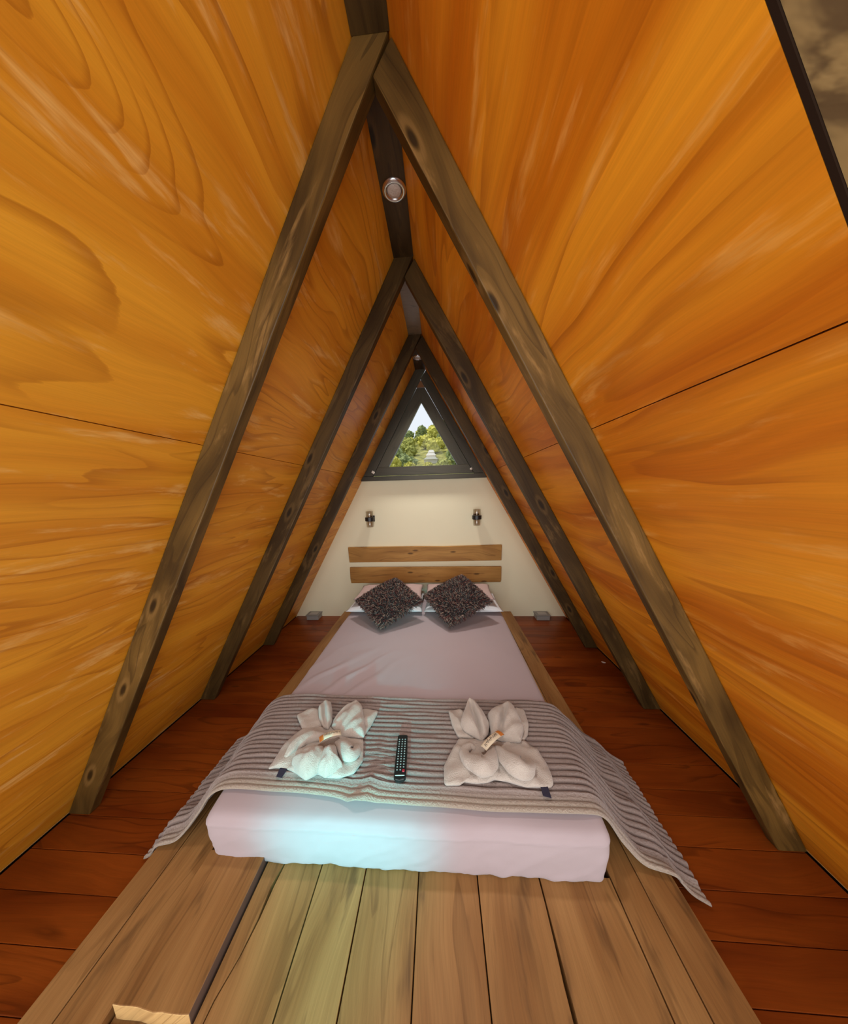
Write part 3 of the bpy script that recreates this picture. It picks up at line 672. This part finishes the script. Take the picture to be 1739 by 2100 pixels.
def towel(D, label, seed, band_end):
    cx = sum(p[0] for p in D['base']) / len(D['base']); cy = sum(p[1] for p in D['base']) / len(D['base'])
    zb = 0.2775
    mid = D['band'][0][0] * .5 + D['band'][1][0] * .5, D['band'][0][1] * .5 + D['band'][1][1] * .5
    t = empty('folded_towel', (cx, cy, zb), label=label, cat='towel', group='towels folded into flowers')
    mobj('lower_fold', *puffy(D['base'], zb, 0.012, seed=seed, wr=0.007, pleat=mid), M_towel, t, smooth=True)
    mobj('back_corner', *puffy(D['flapL'], zb, 0.012, seed=seed + 1, wr=0.008, pleat=mid), M_towel, t, smooth=True)
    mobj('back_corner', *puffy(D['flapR'], zb, 0.012, seed=seed + 2, wr=0.008, pleat=mid), M_towel, t, smooth=True)
    mobj('petal', *puffy(D['petalL'], zb + 0.008, 0.030, D['creaseL'], (*mid, 0.07), seed + 3, pleat=mid), M_towel, t, smooth=True)
    mobj('petal', *puffy(D['petalR'], zb + 0.008, 0.032, D['creaseR'], (*mid, 0.07), seed + 4, pleat=mid), M_towel, t, smooth=True)
    for i, (pa, r) in enumerate(zip(D['rolls'], D['rr'])):
        mobj('roll', *roll(pa, r, zb + 0.006, seed + i), M_towel, t, smooth=True)
    for i, lb in enumerate(D.get('lobes', [])):
        mobj('lobe', *puffy(lb, zb + 0.010, 0.052, seed=seed + 7 + i, wr=0.012, pleat=mid), M_towel, t, smooth=True)
    # paper band over the knot in the middle
    a, b = Vector((*D['band'][0], 0)), Vector((*D['band'][1], 0)); d = (b - a).normalized(); s = Vector((-d.y, d.x, 0)); Lb = (b - a).length
    zc = zb + 0.060; hw = 0.0155
    P = lambda u, w, z: a + d * (u * Lb) + s * w + Vector((0, 0, zc + z - 0.007 * (2 * u - 1) ** 2 * 1.5 - 0.004 * (w / hw) ** 2))
    def patch(u0, u1, w0, w1, z, nu=10, nw=6):
        vs = [P(u0 + (u1 - u0) * i / nu, w0 + (w1 - w0) * j / nw, z) for i in range(nu + 1) for j in range(nw + 1)]
        fs = [(i * (nw + 1) + j, (i + 1) * (nw + 1) + j, (i + 1) * (nw + 1) + j + 1, i * (nw + 1) + j + 1) for i in range(nu) for j in range(nw)]
        return vs, fs
    bd = mobj('paper_band', *patch(0, 1, -hw, hw, 0), M_paper, t, smooth=True, label='printed paper band around the middle')
    sm = bd.modifiers.new('thick', 'SOLIDIFY'); sm.thickness = 0.0008; sm.offset = -1
    e0, e1 = ((0.02, 0.20) if band_end == 0 else (0.80, 0.98))
    mobj('printed_end', *patch(e0, e1, -hw * .98, hw * .98, 0.0006), M_orange, bd)
    rnd = random.Random(seed); VV, FF = [], []
    u = 0.26 if band_end == 0 else 0.08
    while u < (0.94 if band_end == 0 else 0.74):
        du = rnd.uniform(0.018, 0.030); w0 = rnd.uniform(-.45, -.1) * hw; w1 = w0 + rnd.uniform(.35, .7) * hw
        v_, f_ = patch(u, u + du * .6, w0, w1, 0.0008, 1, 2); o = len(VV); VV += v_; FF += [tuple(i + o for i in q_) for q_ in f_]
        if rnd.random() < .6:
            v_, f_ = patch(u, u + du * 1.5, w1 - .1 * hw, w1 + .06 * hw, 0.0008, 1, 2); o = len(VV); VV += v_; FF += [tuple(i + o for i in q_) for q_ in f_]
        u += du * 1.7
    mobj('printed_lettering', VV, FF, M_ink, bd, kind='stuff')
    tg = D['tag']; v_ = [Vector((x, y, zb + 0.004)) for x, y in tg] + [Vector((x, y, zb + 0.0025)) for x, y in tg]
    mobj('care_label', v_, [(0, 1, 2, 3), (7, 6, 5, 4), (0, 4, 5, 1), (1, 5, 6, 2), (2, 6, 7, 3), (3, 7, 4, 0)], M_tag, t, label='small dark woven care label')
towel(TL, 'cream towel folded into a flower, on the blanket left of the remote', 5, 0)
towel(TR, 'cream towel folded into a flower, on the blanket right of the remote', 15, 1)

# ---------------------------------------------------------------- remote control
rc = Vector((-0.0145, 1.008, 0.2768)); ang = math.atan2(0.013, -0.205) # along the body, top to bottom
ax = Vector((0.0125, -0.204, 0)).normalized(); sx = Vector((-ax.y, ax.x, 0))   # ax towards the foot, sx to the right
rem = empty('remote_control', rc, label='slim black remote control with rows of small buttons between the towels', cat='remote')
def rp(u, w, z): return rc + ax * u + sx * w + Vector((0, 0, z))
prof = []
Lr, Wr = 0.103, 0.0235
outl = [(-Lr + .006, -Wr + .002), (-Lr, -Wr + .006), (-Lr, Wr - .006), (-Lr + .006, Wr - .002), (0.02, Wr), (Lr - .014, Wr - .0005), (Lr - .004, Wr - .008), (Lr, 0), (Lr - .004, -Wr + .008), (Lr - .014, -Wr + .0005), (0.02, -Wr)]
vs = [rp(u, w, 0) for u, w in outl] + [rp(u, w, 0.016) for u, w in outl]; n = len(outl)
fs = [tuple(range(n)), tuple(range(n, 2 * n))[::-1]] + [(i, n + i, n + (i + 1) % n, (i + 1) % n) for i in range(n)]
mobj('body', vs, fs, plain('remote_black', lin(20, 28, 28), 0.28, 0.5), rem, bevel=0.003)
M_key = plain('pale_key_print', lin(150, 158, 154), 0.5, 0.3); M_red = plain('red_key', lin(176, 36, 52), 0.4, 0.4)
def key(u, w, hu, hw, z, mat, name='button', label=None):
    o = [(-1, -.6), (-.6, -1), (.6, -1), (1, -.6), (1, .6), (.6, 1), (-.6, 1), (-1, .6)]
    vs = [rp(u + a * hu, w + b * hw, 0.0162) for a, b in o] + [rp(u + a * hu * .85, w + b * hw * .85, 0.0162 + z) for a, b in o]
    fs = [tuple(range(8, 16))[::-1]] + [(i, 8 + i, 8 + (i + 1) % 8, (i + 1) % 8) for i in range(8)]
    return mobj(name, vs, fs, mat, rem, label=label)
for r in range(13):
    for c in range(3):
        if r == 12 and c == 2: continue
        key(-0.078 + r * 0.0117, (c - 1) * 0.0125, 0.0022, 0.0028, 0.0015, M_key)
key(0.0665, 0.0125, 0.0055, 0.0050, 0.002, M_red, 'power_button', 'red power button')
key(0.0850, 0.0, 0.0018, 0.0185, 0.0008, plain('silver_line', lin(196, 214, 208), 0.3, 0.5), 'silver_strip', 'thin silver strip near the end')

# ---------------------------------------------------------------- headboard
hb = empty('headboard', (0, YW - .02, 0.6), label='headboard of two wide oak boards fixed to the white wall above the pillows', cat='headboard')
def hboard(poly, off):
    mobj('board', *prism(poly, YW - 0.032, YW - 0.001, XZ), M_head, hb, grain=(1, 0, 0), uvoff=off, bevel=0.005)
hboard([(-0.832, 0.797), (-0.826, 0.629), (0.803, 0.632), (0.806, 0.800), (0.55, 0.796), (0.2, 0.791), (-0.1, 0.797)], (2.0, 0.4))
hboard([(-0.827, 0.574), (-0.829, 0.45), (-0.822, 0.394), (0.800, 0.396), (0.806, 0.420), (0.806, 0.566)], (6.0, 1.7))

# ---------------------------------------------------------------- wall lights
def sconce(x, z, bent, label):
    t = empty('wall_sconce', (x, YW, z), label=label, cat='light', group='wall lights above the headboard')
    y = YW - 0.062
    v, f = box(-0.030, 0.030, YW - 0.014, YW - 0.001, -0.030, 0.034)
    mobj('back_plate', [(a + x + 0.012 * bent, b, c + z) for a, b, c in v], f, M_black, t, bevel=0.003)
    v, f = box(-0.010, 0.010, y + 0.02, YW - 0.013, -0.008, 0.012)
    mobj('arm', [(a + x, b, c + z) for a, b, c in v], f, M_black, t)
    mobj('band', *lathe([(0.044, -0.020), (0.0475, -0.018), (0.0475, 0.018), (0.044, 0.020)], 28, (x, y, z)), M_black, t, smooth=False)
    for nm, z0, z1, tp in (('upper_shade', 0.021, 0.082, 1.0), ('lower_shade', -0.083, -0.021, 0.92)):
        r0, r1 = 0.0375, 0.0375
        if z0 < 0: r0 *= tp
        mobj(nm, *lathe([(r0 - .002, z0), (r0, z0 + .002), (r1, z1 - .002), (r1 - .002, z1)], 28, (x, y, z)), M_shade, t, smooth=True)
    mobj('lamp_tube', *lathe([(0.005, -0.074), (0.006, -0.070), (0.006, 0.050), (0.004, 0.054)], 12, (x, y, z)), plain('frosted_tube', lin(240, 226, 206), 0.3, 0.5), t, smooth=True)
sconce(-0.567, 1.100, 1, 'small wall light with black band and glass ends, left above the headboard')
sconce(0.541, 1.095, 0, 'small wall light with black band and glass ends, right above the headboard')

# ---------------------------------------------------------------- floor boxes by the end wall
def fbox(x, label):
    t = empty('junction_box', (x, YW - 0.07, 0), label=label, cat='socket', group='grey floor boxes')
    mobj('body', *box(x - 0.066, x + 0.066, YW - 0.112, YW - 0.003, 0.0, 0.046), M_grey, t, bevel=0.004)
    mobj('lid', *box(x - 0.074, x + 0.074, YW - 0.120, YW - 0.003, 0.0465, 0.056), plain('grey_lid', lin(132, 130, 126), 0.5, 0.4), t, bevel=0.003)
    mobj('cover_plate', *box(x - 0.045, x + 0.045, YW - 0.095, YW - 0.025, 0.0562, 0.059), plain('grey_plate', lin(170, 166, 160), 0.45, 0.4), t, bevel=0.002)
fbox(-1.262, 'small grey electrical box on the floor against the end wall, left of the bed')
fbox(1.232, 'small grey electrical box on the floor against the end wall, right of the bed')
rnd = random.Random(3); o = [(1.425 + .016 * math.cos(k * 1.047 + .3) * rnd.uniform(.5, 1.2), 2.16 + .012 * math.sin(k * 1.047) * rnd.uniform(.5, 1.2)) for k in range(6)]
mobj('paper_scrap', *prism(o, 0.0005, 0.004, XY), plain('scrap', lin(220, 206, 196), 0.8, 0.2), label='tiny white scrap of paper on the floor beside the right wall', cat='litter')

# ---------------------------------------------------------------- outside: hillside beyond the window
def hz(x, y):
    k = max(0, min(1, (y - 18) / 52)); k = k * k * (3 - 2 * k)
    base = 1.35 + y * (0.055 + 0.115 * k)
    base += 0.05 * y * max(-1, min(1, (x + 7) / 12)) * k
    if y > 72: base -= (y - 72) * 0.5
    return base + 0.9 * NZ(x * 0.12, y * 0.12) * k
gx = [-70 + 4 * i for i in range(36)]; gy = [8 + 3 * j for j in range(28)]
vs = [(x, y, hz(x, y)) for y in gy for x in gx]; n = len(gx)
fs = [(j * n + i, j * n + i + 1, (j + 1) * n + i + 1, (j + 1) * n + i) for j in range(len(gy) - 1) for i in range(n - 1)]
t = NT('hill_grass'); f_ = t.noise(t.obj(), 1.1, 6.0, 0.6, 0.75); t.bump(f_, 1.0, 1.0)
mobj('ground', vs, fs, t.fin(t.mix(t.ramp(f_, .35, .65), lin(112, 122, 62), lin(204, 198, 112)), 0.9, 0.1), smooth=True, kind='structure')
TM = []
for nm, a, b in (('olive', (134, 138, 72), (196, 198, 112)), ('bright', (168, 168, 70), (226, 218, 116)), ('deep', (108, 122, 84), (162, 174, 116))):
    t = NT('foliage_' + nm); f_ = t.noise(t.obj(), 2.6, 4.0, 0.3, 0.7); t.bump(f_, 1.0, 0.4)
    TM.append(t.fin(t.mix(t.ramp(f_, .35, .65), lin(*a), lin(*b)), 0.9, 0.1))
M_trunk = plain('bark', lin(110, 92, 70), 0.9, 0.1)
def crown_mesh(nm, mat, seed):
    bm = bmesh.new(); bmesh.ops.create_icosphere(bm, subdivisions=4, radius=1.0)
    for v in bm.verts:
        d = v.co.normalized(); k = 1 + 0.30 * NZ(d.x * 2.2 + seed, d.y * 2.2, d.z * 2.2) + 0.22 * NZ(d.x * 6, d.y * 6 + seed, d.z * 6) + 0.10 * NZ(d.x * 15, d.y * 15, d.z * 15 + seed)
        v.co = d * k; v.co.z *= 0.9
    me = bpy.data.meshes.new(nm); bm.to_mesh(me); bm.free(); me.materials.append(mat)
    return me
crowns = [crown_mesh('crown', TM[i % 3], 3.7 * i) for i in range(6)]
tv, tf = lathe([(0.12, -1.0), (0.10, 0.4), (0.06, 1.1)], 7)
tm = bpy.data.meshes.new('trunk'); tm.from_pydata(tv, [], tf); tm.materials.append(M_trunk)
KL = ['olive green bushy tree on the hillside beyond the window', 'bright yellow green tree on the hillside beyond the window', 'deep green tree on the hillside beyond the window']
rnd = random.Random(21)
spots = []
for k in range(900):
    y = rnd.uniform(26, 72); x = 0.156 + rnd.uniform(-0.185, 0.075) * y; s = rnd.uniform(0.45, 1.0) * (0.7 + y / 100)
    if -3.4 < x < 1.8 and 30 < y < 44: continue
    if all(math.hypot(x - a, y - b) > 1.5 * (s + c) for a, b, c in spots): spots.append((x, y, s))
for i, (x, y, s) in enumerate(spots):
    k = rnd.randrange(6)
    r = empty('tree', (x, y, hz(x, y)), label=KL[k % 3], cat='tree', group='trees on the hillside beyond the window')
    for nm, me, sc, zz in (('crown', crowns[k], s, s * 1.05), ('trunk', tm, s * .8, s * .55)):
        o = bpy.data.objects.new(nm, me); COL.objects.link(o); o.parent = r; o.location = (0, 0, zz); o.scale = (sc * rnd.uniform(.9, 1.2), sc, sc * rnd.uniform(.9, 1.3)); o.rotation_euler = (0, 0, rnd.uniform(0, 6))
hx, hy = -0.75, 38.0; hz0 = hz(hx, hy)
M_wall2 = plain('pale_house_wall', lin(206, 200, 188), 0.8, 0.2); M_roof2 = plain('white_roof', lin(240, 236, 230), 0.6, 0.3)
ho = empty('house', (hx, hy, hz0), label='pale stepped house with three white roofs low on the hillside', cat='house')
for i, (w_, d0, z0, z1) in enumerate(((0.95, 0, -0.5, 0.55), (0.68, 1.2, 0.5, 1.2), (0.45, 2.4, 1.1, 1.75))):
    mobj('wall', *box(hx - w_ + .1, hx + w_ - .1, hy + d0, hy + d0 + 1.6, hz0 + z0, hz0 + z1), M_wall2, ho)
    mobj('roof', *prism([(hx - w_, hz0 + z1), (hx + w_, hz0 + z1), (hx + w_ * .6, hz0 + z1 + .28), (hx - w_ * .6, hz0 + z1 + .28)], hy + d0 - .25, hy + d0 + 1.7, XZ), M_roof2, ho)
